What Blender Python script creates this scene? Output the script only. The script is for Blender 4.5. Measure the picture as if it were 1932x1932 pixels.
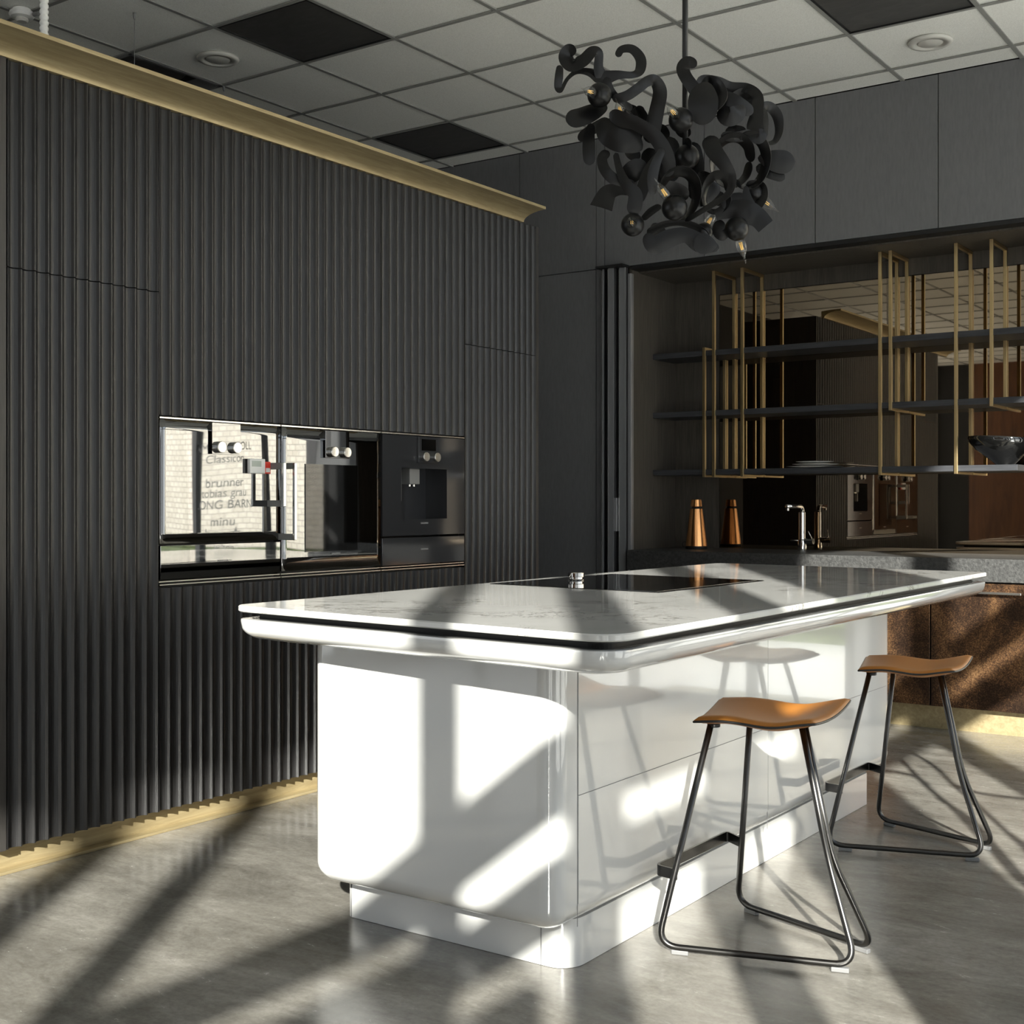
import bpy, bmesh, math, random
from mathutils import Vector, Matrix
random.seed(7)
for o in list(bpy.data.objects): bpy.data.objects.remove(o)
SC = bpy.context.scene
C = SC.collection
PI = math.pi

# ---------------------------------------------------------------- camera
F, CX, CY, YAW, HC, ZC = 2397.1, 966.0, 946.9, 0.6106, 1.176, 3.399
cam = bpy.data.cameras.new('camera'); camo = bpy.data.objects.new('camera', cam); C.objects.link(camo)
camo.location = (0, 0, HC); camo.rotation_euler = (PI/2, 0, YAW)
cam.sensor_width = 36; cam.sensor_fit = 'HORIZONTAL'; cam.lens = 36*F/1932
cam.shift_y = (966-CY)/1932*-1; cam.clip_start = .05; cam.clip_end = 200
SC.camera = camo
SC.view_settings.view_transform = 'Standard'; SC.view_settings.look = 'None'
SC.view_settings.gamma = 1; SC.view_settings.use_curve_mapping = False
SC.view_settings.exposure = 0.7

# ---------------------------------------------------------------- world and sun
SUN_AZ, SUN_EL = math.radians(34), math.radians(23.5)
w = bpy.data.worlds.new('world'); SC.world = w; w.use_nodes = True
nt = w.node_tree; bg = nt.nodes['Background']
tc = nt.nodes.new('ShaderNodeTexCoord'); sp = nt.nodes.new('ShaderNodeSeparateXYZ'); cr = nt.nodes.new('ShaderNodeValToRGB')
nt.links.new(tc.outputs['Generated'], sp.inputs[0]); nt.links.new(sp.outputs['Z'], cr.inputs[0]); nt.links.new(cr.outputs[0], bg.inputs[0])
cr.color_ramp.elements[0].position = .0; cr.color_ramp.elements[0].color = (.95, .97, 1, 1)
cr.color_ramp.elements[1].position = .8; cr.color_ramp.elements[1].color = (.50, .62, .80, 1)
bg.inputs[1].default_value = 1.5
sl = bpy.data.lights.new('sun', 'SUN'); so = bpy.data.objects.new('sun', sl); C.objects.link(so)
sl.energy = 12.5; sl.angle = math.radians(.8); sl.color = (1, .965, .90)
sdir = Vector((-math.sin(SUN_AZ)*math.cos(SUN_EL), math.cos(SUN_AZ)*math.cos(SUN_EL), -math.sin(SUN_EL)))
so.rotation_euler = sdir.to_track_quat('-Z', 'Y').to_euler(); so.location = (6, -8, 6)

# ---------------------------------------------------------------- materials
def mat(name, col=(.5,.5,.5), rough=.5, metal=0, spec=.5, coat=0, crough=.05, trans=0, ior=None):
    m = bpy.data.materials.new(name); m.use_nodes = True
    b = m.node_tree.nodes['Principled BSDF']
    b.inputs['Base Color'].default_value = (*col, 1); b.inputs['Roughness'].default_value = rough
    b.inputs['Metallic'].default_value = metal; b.inputs['Specular IOR Level'].default_value = spec
    b.inputs['Coat Weight'].default_value = coat; b.inputs['Coat Roughness'].default_value = crough
    b.inputs['Transmission Weight'].default_value = trans
    if ior: b.inputs['IOR'].default_value = ior
    return m
def N(m, t, **k):
    n = m.node_tree.nodes.new(t)
    for a, v in k.items():
        if a in n.inputs: n.inputs[a].default_value = v
        else: setattr(n, a, v)
    return n
def L(m, a, b): m.node_tree.links.new(a, b)
def coords(m, scale=(1,1,1)):
    t = N(m, 'ShaderNodeTexCoord'); g = N(m, 'ShaderNodeMapping'); g.inputs['Scale'].default_value = scale
    L(m, t.outputs['Object'], g.inputs[0]); return g.outputs[0]
def noise(m, vec, scale, detail=4, rough=.55, dist=0):
    n = N(m, 'ShaderNodeTexNoise'); n.inputs['Scale'].default_value = scale; n.inputs['Detail'].default_value = detail
    n.inputs['Roughness'].default_value = rough; n.inputs['Distortion'].default_value = dist
    L(m, vec, n.inputs['Vector']); return n.outputs[0]
def ramp(m, fac, stops):
    r = N(m, 'ShaderNodeValToRGB'); e = r.color_ramp.elements
    while len(e) < len(stops): e.new(.5)
    for x, (p, c) in zip(e, stops):
        x.position = p; x.color = (*c, 1) if len(c) == 3 else c
    L(m, fac, r.inputs[0]); return r.outputs[0]
def bump(m, h, st=.2, d=.01):
    n = N(m, 'ShaderNodeBump'); n.inputs['Strength'].default_value = st; n.inputs['Distance'].default_value = d
    L(m, h, n.inputs['Height']); L(m, n.outputs[0], m.node_tree.nodes['Principled BSDF'].inputs['Normal'])
def P(m): return m.node_tree.nodes['Principled BSDF']
def mix(m, fac, a, b, mode='MIX'):
    n = N(m, 'ShaderNodeMix', data_type='RGBA', blend_type=mode)
    for s, v in ((n.inputs[0], fac), (n.inputs[6], a), (n.inputs[7], b)):
        if hasattr(v, 'is_output') or hasattr(v, 'links'): L(m, v, s)
        else: s.default_value = v if isinstance(v, (int, float)) else (*v, 1)
    return n.outputs[2]

M = {}
# concrete floor
m = M['concrete'] = mat('polished_concrete', rough=.3, spec=.45)
v = coords(m); v2 = coords(m, (1, 2.2, 1))
n1 = noise(m, v2, 1.3, 10, .68, .9); n2 = noise(m, v2, 11, 10, .8, .5); n3 = noise(m, v, 70, 3, .6)
c1 = ramp(m, n1, [(.28, (.125, .117, .102)), (.50, (.225, .213, .190)), (.72, (.33, .315, .285)), (.85, (.36, .345, .315))])
c2 = ramp(m, n2, [(.32, (.70, .685, .66)), (.66, (1, 1, 1))])
c3 = ramp(m, n3, [(.3, (.86, .86, .86)), (.6, (1, 1, 1))])
L(m, mix(m, 1, mix(m, 1, c1, c2, 'MULTIPLY'), c3, 'MULTIPLY'), P(m).inputs['Base Color'])
L(m, ramp(m, n2, [(.3, (.13,)*3), (.7, (.30,)*3)]), P(m).inputs['Roughness'])
bump(m, n2, .05, .004)
# ceiling tile
m = M['tile'] = mat('mineral_ceiling_tile', (.66, .66, .62), .85, spec=.2)
v = coords(m); L(m, ramp(m, noise(m, v, 220, 2), [(.3, (.70, .70, .66)), (.6, (.84, .84, .80))]), P(m).inputs['Base Color'])
M['tbar'] = mat('ceiling_rail_metal', (.26, .26, .245), .5, spec=.3)
m = M['darkpanel'] = mat('dark_ceiling_panel', (.03, .029, .028), .32, spec=.6)
v = coords(m, (1, 3, 1)); L(m, ramp(m, noise(m, v, 5, 6, .7, 2), [(.45, (.060, .058, .056)), (.75, (.10, .097, .092))]), P(m).inputs['Base Color'])
# fluted oak
m = M['oak'] = mat('charcoal_fluted_oak', rough=.33, spec=.5)
v = coords(m, (1, 1, .035)); nn = noise(m, v, 420, 3, .6, .2)
L(m, ramp(m, nn, [(.35, (.0085, .008, .008)), (.62, (.0145, .014, .0145)), (.80, (.034, .029, .026))]), P(m).inputs['Base Color'])
bump(m, nn, .15, .001)
m = M['oakflat'] = mat('charcoal_flat_oak', rough=.45)
v = coords(m, (1, 1, .05)); nn = noise(m, v, 60, 6, .65, 1.5)
L(m, ramp(m, nn, [(.35, (.022, .02, .019)), (.7, (.05, .046, .042))]), P(m).inputs['Base Color'])
# brass
m = M['brass'] = mat('brushed_brass', (.50, .39, .19), .5, metal=.5)
v = coords(m, (6, .5, 6)); nn = noise(m, v, 8, 6, .7, .6)
L(m, ramp(m, nn, [(.3, (.30, .235, .125)), (.6, (.43, .35, .20)), (.8, (.52, .44, .28))]), P(m).inputs['Base Color'])
bump(m, nn, .08, .004)
M['brassbar'] = mat('satin_brass_bar', (.72, .55, .29), .33, metal=1)
# back wall
m = M['wallpanel'] = mat('anthracite_wall_panel', (.085, .086, .089), .33, spec=.5)
v = coords(m, (1, 1, .2)); L(m, ramp(m, noise(m, v, 90, 3), [(.3, (.130, .131, .134)), (.7, (.155, .156, .159))]), P(m).inputs['Base Color'])
M['black'] = mat('matt_black', (.006, .006, .006), .6)
M['darkwall'] = mat('dark_wall_paint', (.007, .007, .007), .7)
m = M['niche'] = mat('smoked_oak_lining', rough=.5)
v = coords(m, (1, 1, .06)); L(m, ramp(m, noise(m, v, 70, 6, .6, 1), [(.3, (.048, .042, .035)), (.7, (.095, .083, .068))]), P(m).inputs['Base Color'])
m = M['shelf'] = mat('black_oak_shelf', (.03, .031, .035), .45)
v = coords(m, (.1, 2, 2)); L(m, ramp(m, noise(m, v, 60, 5), [(.3, (.024, .025, .029)), (.7, (.048, .050, .056))]), P(m).inputs['Base Color'])
M['mirror'] = mat('bronze_mirror', (.42, .34, .25), .015, metal=1)
M['profile'] = mat('grey_metal_profile', (.36, .36, .37), .35, metal=.6)
M['leaf'] = mat('dark_door_leaf', (.17, .172, .18), .4)
# white lacquer
M['lacquer'] = mat('white_gloss_lacquer', (.60, .60, .588), .12, spec=.5, coat=1, crough=.03)
M['seam'] = mat('grey_joint', (.25, .25, .25), .5)
m = M['stone'] = mat('white_veined_stone', rough=.07, spec=.5)
v = coords(m, (1.0, 1.0, 1)); wv = noise(m, v, 2.2, 9, .62, 1.9)
vein = ramp(m, wv, [(.478, (0, 0, 0)), (.5, (1, 1, 1)), (.522, (0, 0, 0))])
mask = ramp(m, noise(m, v, 1.9, 2), [(.46, (0, 0, 0)), (.57, (1, 1, 1))])
fine = ramp(m, noise(m, v, 30, 5, .75), [(.34, (0, 0, 0)), (.52, (1, 1, 1))])
f1 = mix(m, 1, mix(m, 1, vein, mask, 'MULTIPLY'), fine, 'MULTIPLY')
base = ramp(m, noise(m, v, 3, 5), [(.3, (.52, .515, .495)), (.7, (.62, .615, .595))])
L(m, mix(m, f1, base, (.13, .12, .10)), P(m).inputs['Base Color'])
m = M['leather'] = mat('tan_leather', (.34, .128, .018), .45, spec=.3)
v = coords(m); bump(m, noise(m, v, 260, 3), .12, .001)
M['edge'] = mat('black_piping', (.012, .011, .010), .5)
M['tube'] = mat('gunmetal_tube', (.075, .073, .071), .30, metal=1)
M['felt'] = mat('grey_plastic_glide', (.16, .16, .16), .6)
M['kelp'] = mat('matt_black_steel', (.0050, .0050, .0052), .34, spec=.32)
M['rod'] = mat('black_steel_rod', (.008, .008, .008), .4)
m = M['copper'] = mat('patinated_copper', rough=.38, metal=.85)
v = coords(m); nb = noise(m, v, 3.2, 4, .6, .8); nf = noise(m, v, 150, 4, .75)
sel = mix(m, .5, nb, nf)
L(m, ramp(m, sel, [(.42, (.045, .028, .021)), (.50, (.105, .060, .036)), (.57, (.27, .145, .072)), (.68, (.60, .35, .17))]), P(m).inputs['Base Color'])
m = M['worktop'] = mat('textured_dark_stone', rough=.5)
v = coords(m); nn = noise(m, v, 55, 5, .7)
L(m, ramp(m, nn, [(.35, (.020, .020, .020)), (.7, (.062, .062, .060))]), P(m).inputs['Base Color']); bump(m, nn, .6, .006)
M['oven'] = mat('anthracite_mirror_glass', (.24, .243, .245), .02, metal=1)
M['coffee'] = mat('anthracite_glass', (.034, .035, .038), .06, spec=.7)
M['steel'] = mat('brushed_steel', (.72, .71, .69), .22, metal=1)
M['chrome'] = mat('polished_chrome', (.75, .73, .70), .06, metal=1)
M['display'] = mat('black_display', (.003, .003, .003), .1)
M['grey'] = mat('grey_plastic', (.20, .20, .20), .5)
M['print'] = mat('pale_print', (.45, .45, .45), .5)
M['hob'] = mat('black_ceramic_glass', (.003, .003, .003), .03, spec=.6)
M['white'] = mat('white_plastic', (.78, .78, .76), .4)
M['offwhite'] = mat('offwhite_plastic', (.55, .54, .50), .5)
M['lcd'] = mat('lcd_green_grey', (.42, .47, .42), .3)
M['red'] = mat('red_plastic', (.75, .05, .03), .4)
M['rosegold'] = mat('brushed_copper', (.86, .42, .17), .22, metal=1)
M['porcelain'] = mat('white_porcelain', (.82, .81, .78), .12)
M['taupe'] = mat('taupe_porcelain', (.35, .30, .23), .3)
M['blackglass'] = mat('black_gloss_glass', (.004, .004, .004), .03, spec=.8, coat=1)
M['filament'] = mat('yellow_filament', (.95, .62, .16), .4); P(M['filament']).inputs['Emission Color'].default_value = (1, .6, .15, 1); P(M['filament']).inputs['Emission Strength'].default_value = .15
def glassmat(name, tint=(1, 1, 1), ior=1.45):
    m = bpy.data.materials.new(name); m.use_nodes = True; t = m.node_tree; t.nodes.remove(t.nodes['Principled BSDF'])
    tr = t.nodes.new('ShaderNodeBsdfTransparent'); tr.inputs[0].default_value = (*tint, 1)
    g = t.nodes.new('ShaderNodeBsdfGlossy'); g.inputs['Roughness'].default_value = .01
    fr = t.nodes.new('ShaderNodeFresnel'); gm = t.nodes.new('ShaderNodeNewGeometry'); mr = t.nodes.new('ShaderNodeMapRange'); mr.inputs[3].default_value = ior; mr.inputs[4].default_value = 1/ior
    t.links.new(gm.outputs['Backfacing'], mr.inputs[0]); t.links.new(mr.outputs[0], fr.inputs[0])
    mx = t.nodes.new('ShaderNodeMixShader')
    t.links.new(fr.outputs[0], mx.inputs[0]); t.links.new(tr.outputs[0], mx.inputs[1]); t.links.new(g.outputs[0], mx.inputs[2])
    t.links.new(mx.outputs[0], t.nodes['Material Output'].inputs[0]); return m
M['pane'] = glassmat('window_glass', (.97, .98, .97))
M['bulb'] = glassmat('clear_bulb_glass', (.93, .93, .92), 1.7)
m = M['walnut'] = mat('reddish_wood_wall', rough=.4)
v = coords(m, (1, 1, .12)); L(m, ramp(m, noise(m, v, 6, 6, .6, 2.5), [(.3, (.06, .020, .005)), (.7, (.14, .052, .014))]), P(m).inputs['Base Color'])
m = M['brick'] = mat('white_brick', rough=.8)
br = N(m, 'ShaderNodeTexBrick'); v = N(m, 'ShaderNodeTexCoord'); mp = N(m, 'ShaderNodeMapping'); mp.inputs['Rotation'].default_value = (PI/2, 0, 0)
L(m, v.outputs['Object'], mp.inputs[0]); L(m, mp.outputs[0], br.inputs['Vector'])
br.inputs['Color1'].default_value = (.74, .68, .58, 1); br.inputs['Color2'].default_value = (.62, .56, .47, 1); br.inputs['Mortar'].default_value = (.34, .31, .27, 1)
br.inputs['Scale'].default_value = 3.2; L(m, br.outputs[0], P(m).inputs['Base Color'])
m = M['hedge'] = mat('hedge_green', rough=.8); v = coords(m)
L(m, ramp(m, noise(m, v, 14, 6, .8), [(.35, (.02, .035, .01)), (.7, (.16, .20, .07))]), P(m).inputs['Base Color'])
m = M['paving'] = mat('pale_paving', (.72, .70, .66), .9)
M['winframe'] = mat('dark_window_frame', (.03, .03, .032), .45)
M['letter'] = mat('grey_vinyl_letter', (.10, .10, .10), .6)

# ---------------------------------------------------------------- helpers
def link(name, bm, material, parent=None, smooth=False, mats=None):
    me = bpy.data.meshes.new(name); bmesh.ops.recalc_face_normals(bm, faces=bm.faces); bm.to_mesh(me); bm.free()
    for mm in ([M[material]] if mats is None else [M[x] for x in mats]): me.materials.append(mm)
    if smooth:
        for p in me.polygons: p.use_smooth = True
        if smooth is not True: me.set_sharp_from_angle(angle=math.radians(smooth))
    o = bpy.data.objects.new(name, me); C.objects.link(o)
    if parent:
        o.parent = parent; o.matrix_parent_inverse = parent.matrix_world.inverted() if False else Matrix.Translation(-parent.location)
    return o
def tag(o, label=None, cat=None, group=None, kind=None):
    for k, v in (('label', label), ('category', cat), ('group', group), ('kind', kind)):
        if v: o[k] = v
    return o
def thing(name, label, cat, loc=(0, 0, 0), group=None):
    o = bpy.data.objects.new(name, None); C.objects.link(o); o.location = loc; o.empty_display_size = .1
    return tag(o, label, cat, group)
def box(bm, x0, x1, y0, y1, z0, z1, bev=0, mi=0):
    vs = [bm.verts.new(p) for p in ((x0,y0,z0),(x1,y0,z0),(x1,y1,z0),(x0,y1,z0),(x0,y0,z1),(x1,y0,z1),(x1,y1,z1),(x0,y1,z1))]
    fs = [bm.faces.new([vs[i] for i in q]) for q in ((3,2,1,0),(4,5,6,7),(0,1,5,4),(1,2,6,5),(2,3,7,6),(3,0,4,7))]
    for f in fs: f.material_index = mi
    if bev:
        es = list({e for f in fs for e in f.edges})
        bmesh.ops.bevel(bm, geom=es, offset=bev, segments=2, affect='EDGES', profile=.5)
    return fs
def B(*a, **k):
    bm = bmesh.new(); box(bm, *a, **k); return bm
def rings(bm, rs, cap=True, closed=True):
    vr = [[bm.verts.new(p) for p in r] for r in rs]
    n = len(vr[0])
    for a, b in zip(vr, vr[1:]):
        for i in range(n if closed else n-1):
            j = (i+1) % n
            try: bm.faces.new((a[i], a[j], b[j], b[i]))
            except ValueError: pass
    if cap: bm.faces.new(vr[0][::-1]); bm.faces.new(vr[-1])
    return vr
def lathe(bm, c, prof, n=32, axis=Vector((0,0,1)), cap=True):
    ax = Vector(axis).normalized(); q = ax.to_track_quat('Z', 'Y'); c = Vector(c)
    rs = [[c + q @ Vector((r*math.cos(2*PI*i/n), r*math.sin(2*PI*i/n), z)) for i in range(n)] for r, z in prof]
    rings(bm, rs, cap)
def tube(bm, pts, r, n=12, closed=False):
    pts = [Vector(p) for p in pts]; rs = []; up = None
    for i, p in enumerate(pts):
        a = pts[i-1] if i else p; b = pts[i+1] if i < len(pts)-1 else p
        t = (b-a).normalized()
        if up is None:
            up = t.orthogonal().normalized()
        up = (up - t*up.dot(t)).normalized(); s = t.cross(up)
        rr = r[i] if isinstance(r, (list, tuple)) else r
        rs.append([p + (up*math.cos(2*PI*k/n) + s*math.sin(2*PI*k/n))*rr for k in range(n)])
    rings(bm, rs)
def fillet(pts, rad, seg=8):
    pts = [Vector(p) for p in pts]; out = [pts[0]]
    for i in range(1, len(pts)-1):
        p, a, b = pts[i], pts[i-1]-pts[i], pts[i+1]-pts[i]
        d = min(rad, a.length*.45, b.length*.45); p0 = p+a.normalized()*d; p1 = p+b.normalized()*d
        for k in range(seg+1):
            t = k/seg; out.append(p0*(1-t)**2 + p*2*t*(1-t) + p1*t*t)
    out.append(pts[-1]); return out
def catmull(pts, seg=6):
    P_ = [pts[0]]+list(pts)+[pts[-1]]; out = []
    for i in range(1, len(P_)-2):
        a, b, c, d = P_[i-1:i+3]
        for k in range(seg):
            t = k/seg
            out.append(tuple(.5*((2*b[j])+(-a[j]+c[j])*t+(2*a[j]-5*b[j]+4*c[j]-d[j])*t*t+(-a[j]+3*b[j]-3*c[j]+d[j])*t**3) for j in range(len(b))))
    out.append(tuple(pts[-1])); return out
def outline(quad, rad, inset=0, seg=8):
    """rounded quad outline (CCW xy corners) inset by a distance"""
    n = len(quad); q = [Vector(p) for p in quad]; res = []
    # inset corners
    ic = []
    for i in range(n):
        p, a, b = q[i], (q[i]-q[i-1]).normalized(), (q[(i+1) % n]-q[i]).normalized()
        na, nb = Vector((-a.y, a.x)), Vector((-b.y, b.x))
        k = inset/(1+na.dot(nb)); ic.append(p + (na+nb)*k)
    r = rad if isinstance(rad, (list, tuple)) else [rad]*n
    for i in range(n):
        rr = max(r[i]-inset*.6, .004)
        p = ic[i]; a = (ic[i-1]-p).normalized(); b = (ic[(i+1) % n]-p).normalized()
        cosang = a.dot(b); half = math.acos(max(-1, min(1, cosang)))/2
        d = rr/math.tan(half); p0 = p+a*d
        cen = p + (a+b).normalized()*(rr/math.sin(half))
        v0 = p0-cen; v1 = (p+b*d)-cen; ang = v0.angle(v1)
        for k in range(seg+1):
            t = k/seg*ang; c_, s_ = math.cos(t), math.sin(t)
            res.append((cen.x+v0.x*c_-v0.y*s_, cen.y+v0.x*s_+v0.y*c_))
    return res
def text(s, size, loc, rot, material, name, parent=None, ext=.0004, align='CENTER', sx=1):
    cu = bpy.data.curves.new('t', 'FONT'); cu.body = s; cu.size = size; cu.extrude = ext; cu.align_x = align
    ob = bpy.data.objects.new('t', cu); C.objects.link(ob)
    dg = bpy.context.evaluated_depsgraph_get(); me = bpy.data.meshes.new_from_object(ob.evaluated_get(dg))
    bpy.data.objects.remove(ob)
    mt = Matrix.Translation(loc) @ rot.to_4x4() @ Matrix.Diagonal((sx, 1, 1, 1))
    me.transform(mt); me.name = name; me.materials.clear(); me.materials.append(M[material])
    o = bpy.data.objects.new(name, me); C.objects.link(o)
    if parent: o.parent = parent; o.matrix_parent_inverse = Matrix.Translation(-parent.location)
    return o
def struct(name, bm, material, **k): return tag(link(name, bm, material, **k), kind='structure')

# ================================================================ ROOM
YB, YM, XW, XL, YR = 6.673, 7.25, .50, -6.3, -6.6
XN0, XN1, ZN = -3.80, -1.05, 2.596          # niche
struct('floor', B(XL, XW, YR, YB+.62, -.12, 0), 'concrete')
# ceiling with grid
ox, oy = -4.554, 4.669
dark = {(-1, 0), (2, -1), (1, 4)}; opened = {(-1, -2)}
bm = bmesh.new()
ni, nj = range(-20, 5), range(-4, 10)
xs = lambda j: min(max(ox+.6*j, XL), XW); ys = lambda i: min(max(oy+.6*i, YR), YB)
for i in ni:
    for j in nj:
        if (i, j) in dark or (i, j) in opened: continue
        x0, x1, y0, y1 = xs(j), xs(j+1), ys(i), ys(i+1)
        if x1-x0 < .01 or y1-y0 < .01: continue
        bm.faces.new([bm.verts.new(p) for p in ((x0,y0,ZC+.004),(x0,y1,ZC+.004),(x1,y1,ZC+.004),(x1,y0,ZC+.004))])
box(bm, XL, XW, YR, YB, ZC+.16, ZC+.26)
struct('ceiling', bm, 'tile')
bm = bmesh.new()
for j in range(-2, 9):
    x = ox+.6*j
    if XL < x < XW: box(bm, x-.011, x+.011, YR, YB, ZC-.003, ZC+.003)
for i in range(-18, 4):
    y = oy+.6*i
    if YR < y < YB: box(bm, XL, XW, y-.011, y+.011, ZC-.0035, ZC+.002)
struct('trim_1', bm, 'tbar')
for (i, j), d in zip(sorted(dark), ('dark square ceiling panel nearest the camera above the fluted cabinet', 'dark square ceiling panel at the top right of the picture beside the round vent', 'small far dark ceiling panel just above the brass cornice near the back wall')):
    x0, y0 = ox+.6*j, oy+.6*i
    t = thing('ceiling_panel', d, 'ceiling panel', (x0+.3, y0+.3, ZC), 'dark ceiling panels')
    link('panel', B(x0+.012, x0+.588, y0+.012, y0+.588, ZC+.002, ZC+.012), 'darkpanel', t)
    bm = bmesh.new(); a = .012
    for q in ((x0+a, x0+a+.008, y0+a, y0+.6-a), (x0+.6-a-.008, x0+.6-a, y0+a, y0+.6-a), (x0+a, x0+.6-a, y0+a, y0+a+.008), (x0+a, x0+.6-a, y0+.6-a-.008, y0+.6-a)):
        box(bm, *q, ZC-.004, ZC+.002)
    link('shadow_gap', bm, 'black', t)
# open tile with unit
i, j = -1, -2; x0, y0 = ox+.6*j, oy+.6*i
t = thing('ceiling_cassette', 'dark recessed ceiling unit in an open tile, half hidden behind the brass cornice', 'ceiling unit', (x0+.3, y0+.3, ZC))
bm = bmesh.new()
for q in ((x0, x0+.02, y0, y0+.6), (x0+.58, x0+.6, y0, y0+.6), (x0, x0+.6, y0, y0+.02), (x0, x0+.6, y0+.58, y0+.6)): box(bm, *q, ZC-.005, ZC+.14)
box(bm, x0, x0+.6, y0, y0+.6, ZC+.13, ZC+.15)
link('housing', bm, 'grey', t)
link('unit_face', B(x0+.03, x0+.57, y0+.03, y0+.57, ZC+.06, ZC+.08), 'black', t)
bm = bmesh.new(); lathe(bm, (x0+.4, y0+.3, ZC+.03), [(.05,0),(.17,.0),(.18,.02),(.17,.035),(.05,.035)], 32); link('fan_ring', bm, 'darkpanel', t)
# round vents
def vent(x, y, label):
    t = thing('ceiling_vent', label, 'ceiling vent', (x, y, ZC), 'round ceiling vents')
    bm = bmesh.new(); lathe(bm, (x, y, ZC), [(.098, .003), (.105, -.004), (.098, -.014), (.072, -.016), (.070, .004)], 40); link('rim', bm, 'offwhite', t, True)
    bm = bmesh.new(); lathe(bm, (x, y, ZC), [(.001, -.014), (.055, -.013), (.060, -.009), (.056, .002), (.001, .003)], 40); link('disc', bm, 'offwhite', t, True)
vent(ox-.3, oy-.3, 'round white ceiling vent above the brass cornice beside the dark panel')
vent(-1.862, 6.182, 'round white ceiling vent at the right near the back wall')
# smoke detector, conduit, hooks
sx_, sy_ = -5.10, 3.43
t = thing('smoke_detector', 'white smoke detector on the ceiling in the top left corner', 'smoke detector', (sx_, sy_, ZC))
bm = bmesh.new(); lathe(bm, (sx_, sy_, ZC), [(.04, 0), (.044, -.012), (.053, -.014), (.056, -.026), (.049, -.036), (.028, -.04)], 32); link('body', bm, 'white', t, 30)
bm = bmesh.new(); lathe(bm, (sx_, sy_, ZC), [(.026, -.04), (.029, -.050), (.022, -.057), (.001, -.058)], 24); link('sensor_cage', bm, 'offwhite', t, 30)
bm = bmesh.new(); tube(bm, [(sx_+.06, sy_+.02, ZC-.03), (sx_+.11, sy_+.03, ZC-.032)], .010); link('cable_gland', bm, 'grey', t, True)
cxp = -3.93; cyp = cxp/-1.439
pr = []; z = 2.66
while z < ZC: pr += [(.0125, z), (.0155, z+.004), (.0155, z+.012), (.0125, z+.016)]; z += .02
bm = bmesh.new(); lathe(bm, (cxp, cyp, 0), pr, 14)
tag(link('corrugated_conduit', bm, 'white', None, True), 'white corrugated conduit hanging from the ceiling behind the brass cornice', 'conduit')
for k, (x, y) in enumerate(((-4.72, 3.75), (ox-.6, oy+.01))):
    bm = bmesh.new(); lathe(bm, (x, y, ZC-.03), [(.003, 0), (.006, .01), (.008, .03)], 10); tube(bm, [(x, y, ZC-.03), (x, y, 2.66)], .0012, 6)
    tag(link('hanging_wire', bm, 'grey', None, True), ('thin wire hanging from the ceiling by the open tile, nearer the camera', 'thin wire hanging at the ceiling grid crossing above the middle of the cornice')[k], 'wire', 'thin hanging wires')

# back wall panels
bm = bmesh.new(); g = .0025
def wp(x0, x1, z0, z1): box(bm, x0+g, x1-g, YB, YB+.02, z0+g, z1-g)
wp(XL, -5.9, 0, ZC); wp(-5.9, -5.25, 0, 2.60); wp(-5.9, -5.25, 2.60, ZC); wp(-5.25, -4.612, 2.60, ZC); wp(-5.25, -4.612, 0, 2.60)
wp(-4.612, -4.04, 2.60, ZC); wp(-4.612, -4.04, 0, 2.60); wp(-4.04, -3.98, 0, ZC); wp(-3.98, -3.31, ZN, ZC)
wp(-3.31, -2.637, ZN, ZC); wp(-2.637, -1.969, ZN, ZC); wp(-1.969, -1.30, ZN, ZC); wp(-1.30, -.90, ZN, ZC); wp(-1.05, -.90, 0, ZN)
wall_back = struct('wall_back', bm, 'wallpanel')
bm = bmesh.new()
box(bm, XL, XN0-.02, YB+.02, YB+.10, 0, ZC+.2); box(bm, XN0-.02, XW, YB+.02, YB+.10, ZC, ZC+.2); box(bm, XN0-.02, -.9, YB+.02, YB+.10, ZN, ZC+.2); box(bm, XN1+.03, -.9, YB+.02, YB+.10, 0, ZN)
struct('wall_backing', bm, 'black')
# niche lining
bm = bmesh.new()
box(bm, XN0-.03, XN0, YB+.02, YM+.05, 0, ZN); box(bm, XN1, XN1+.03, YB+.02, YM+.05, 0, ZN)
box(bm, XN0-.03, XN1+.03, YB+.10, YM+.05, 2.566, ZN+.03)
box(bm, XN0, -3.492, YM, YM+.03, .88, 2.566); box(bm, -3.492, XN1, YM, YM+.03, 2.47, 2.566)
struct('wall_niche', bm, 'niche')
struct('trim_2', B(XN0, XN1, YB, YB+.10, 2.575, ZN), 'black')
bm = bmesh.new(); box(bm, XN0, XN1, YM+.02, YM+.05, 0, 2.47); struct('wall_niche_back', bm, 'black')
tag(link('bronze_mirror', B(-3.485, XN1-.002, YM-.006, YM+.0, .889, 2.465), 'mirror'), 'large bronze tinted mirror lining the back of the kitchen niche', 'mirror')
struct('trim_3', B(XN0-.012, XN0+.012, YB-.012, YB+.02, 0, 2.55, bev=.003), 'profile')
# left wall, opened for added fill glazing, and rear walls
bm = bmesh.new(); box(bm, XL-.1, XL, -.3, YB+.1, 0, ZC+.2); box(bm, XL-.1, XL, YR, -.3, ZC-.1, ZC+.2); box(bm, XL-.1, XL, YR, -.3, 0, .1)
for y in (-6.6, -4.0, -1.4): box(bm, XL-.1, XL, y, y+.12, .1, ZC-.1)
struct('wall_left', bm, 'darkwall')
struct('fill_window', B(XL-.06, XL-.056, YR, -.3, .1, ZC-.1), 'pane')  # unseen glazing added to bring extra fill daylight into the room
struct('wall_rear', B(-5.73, XW, YR-.1, YR, 0, ZC+.2), 'walnut')
struct('wall_rear_dark', B(XL-.1, -5.73, YR-.12, YR-.02, 0, ZC+.2), 'darkwall')

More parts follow.
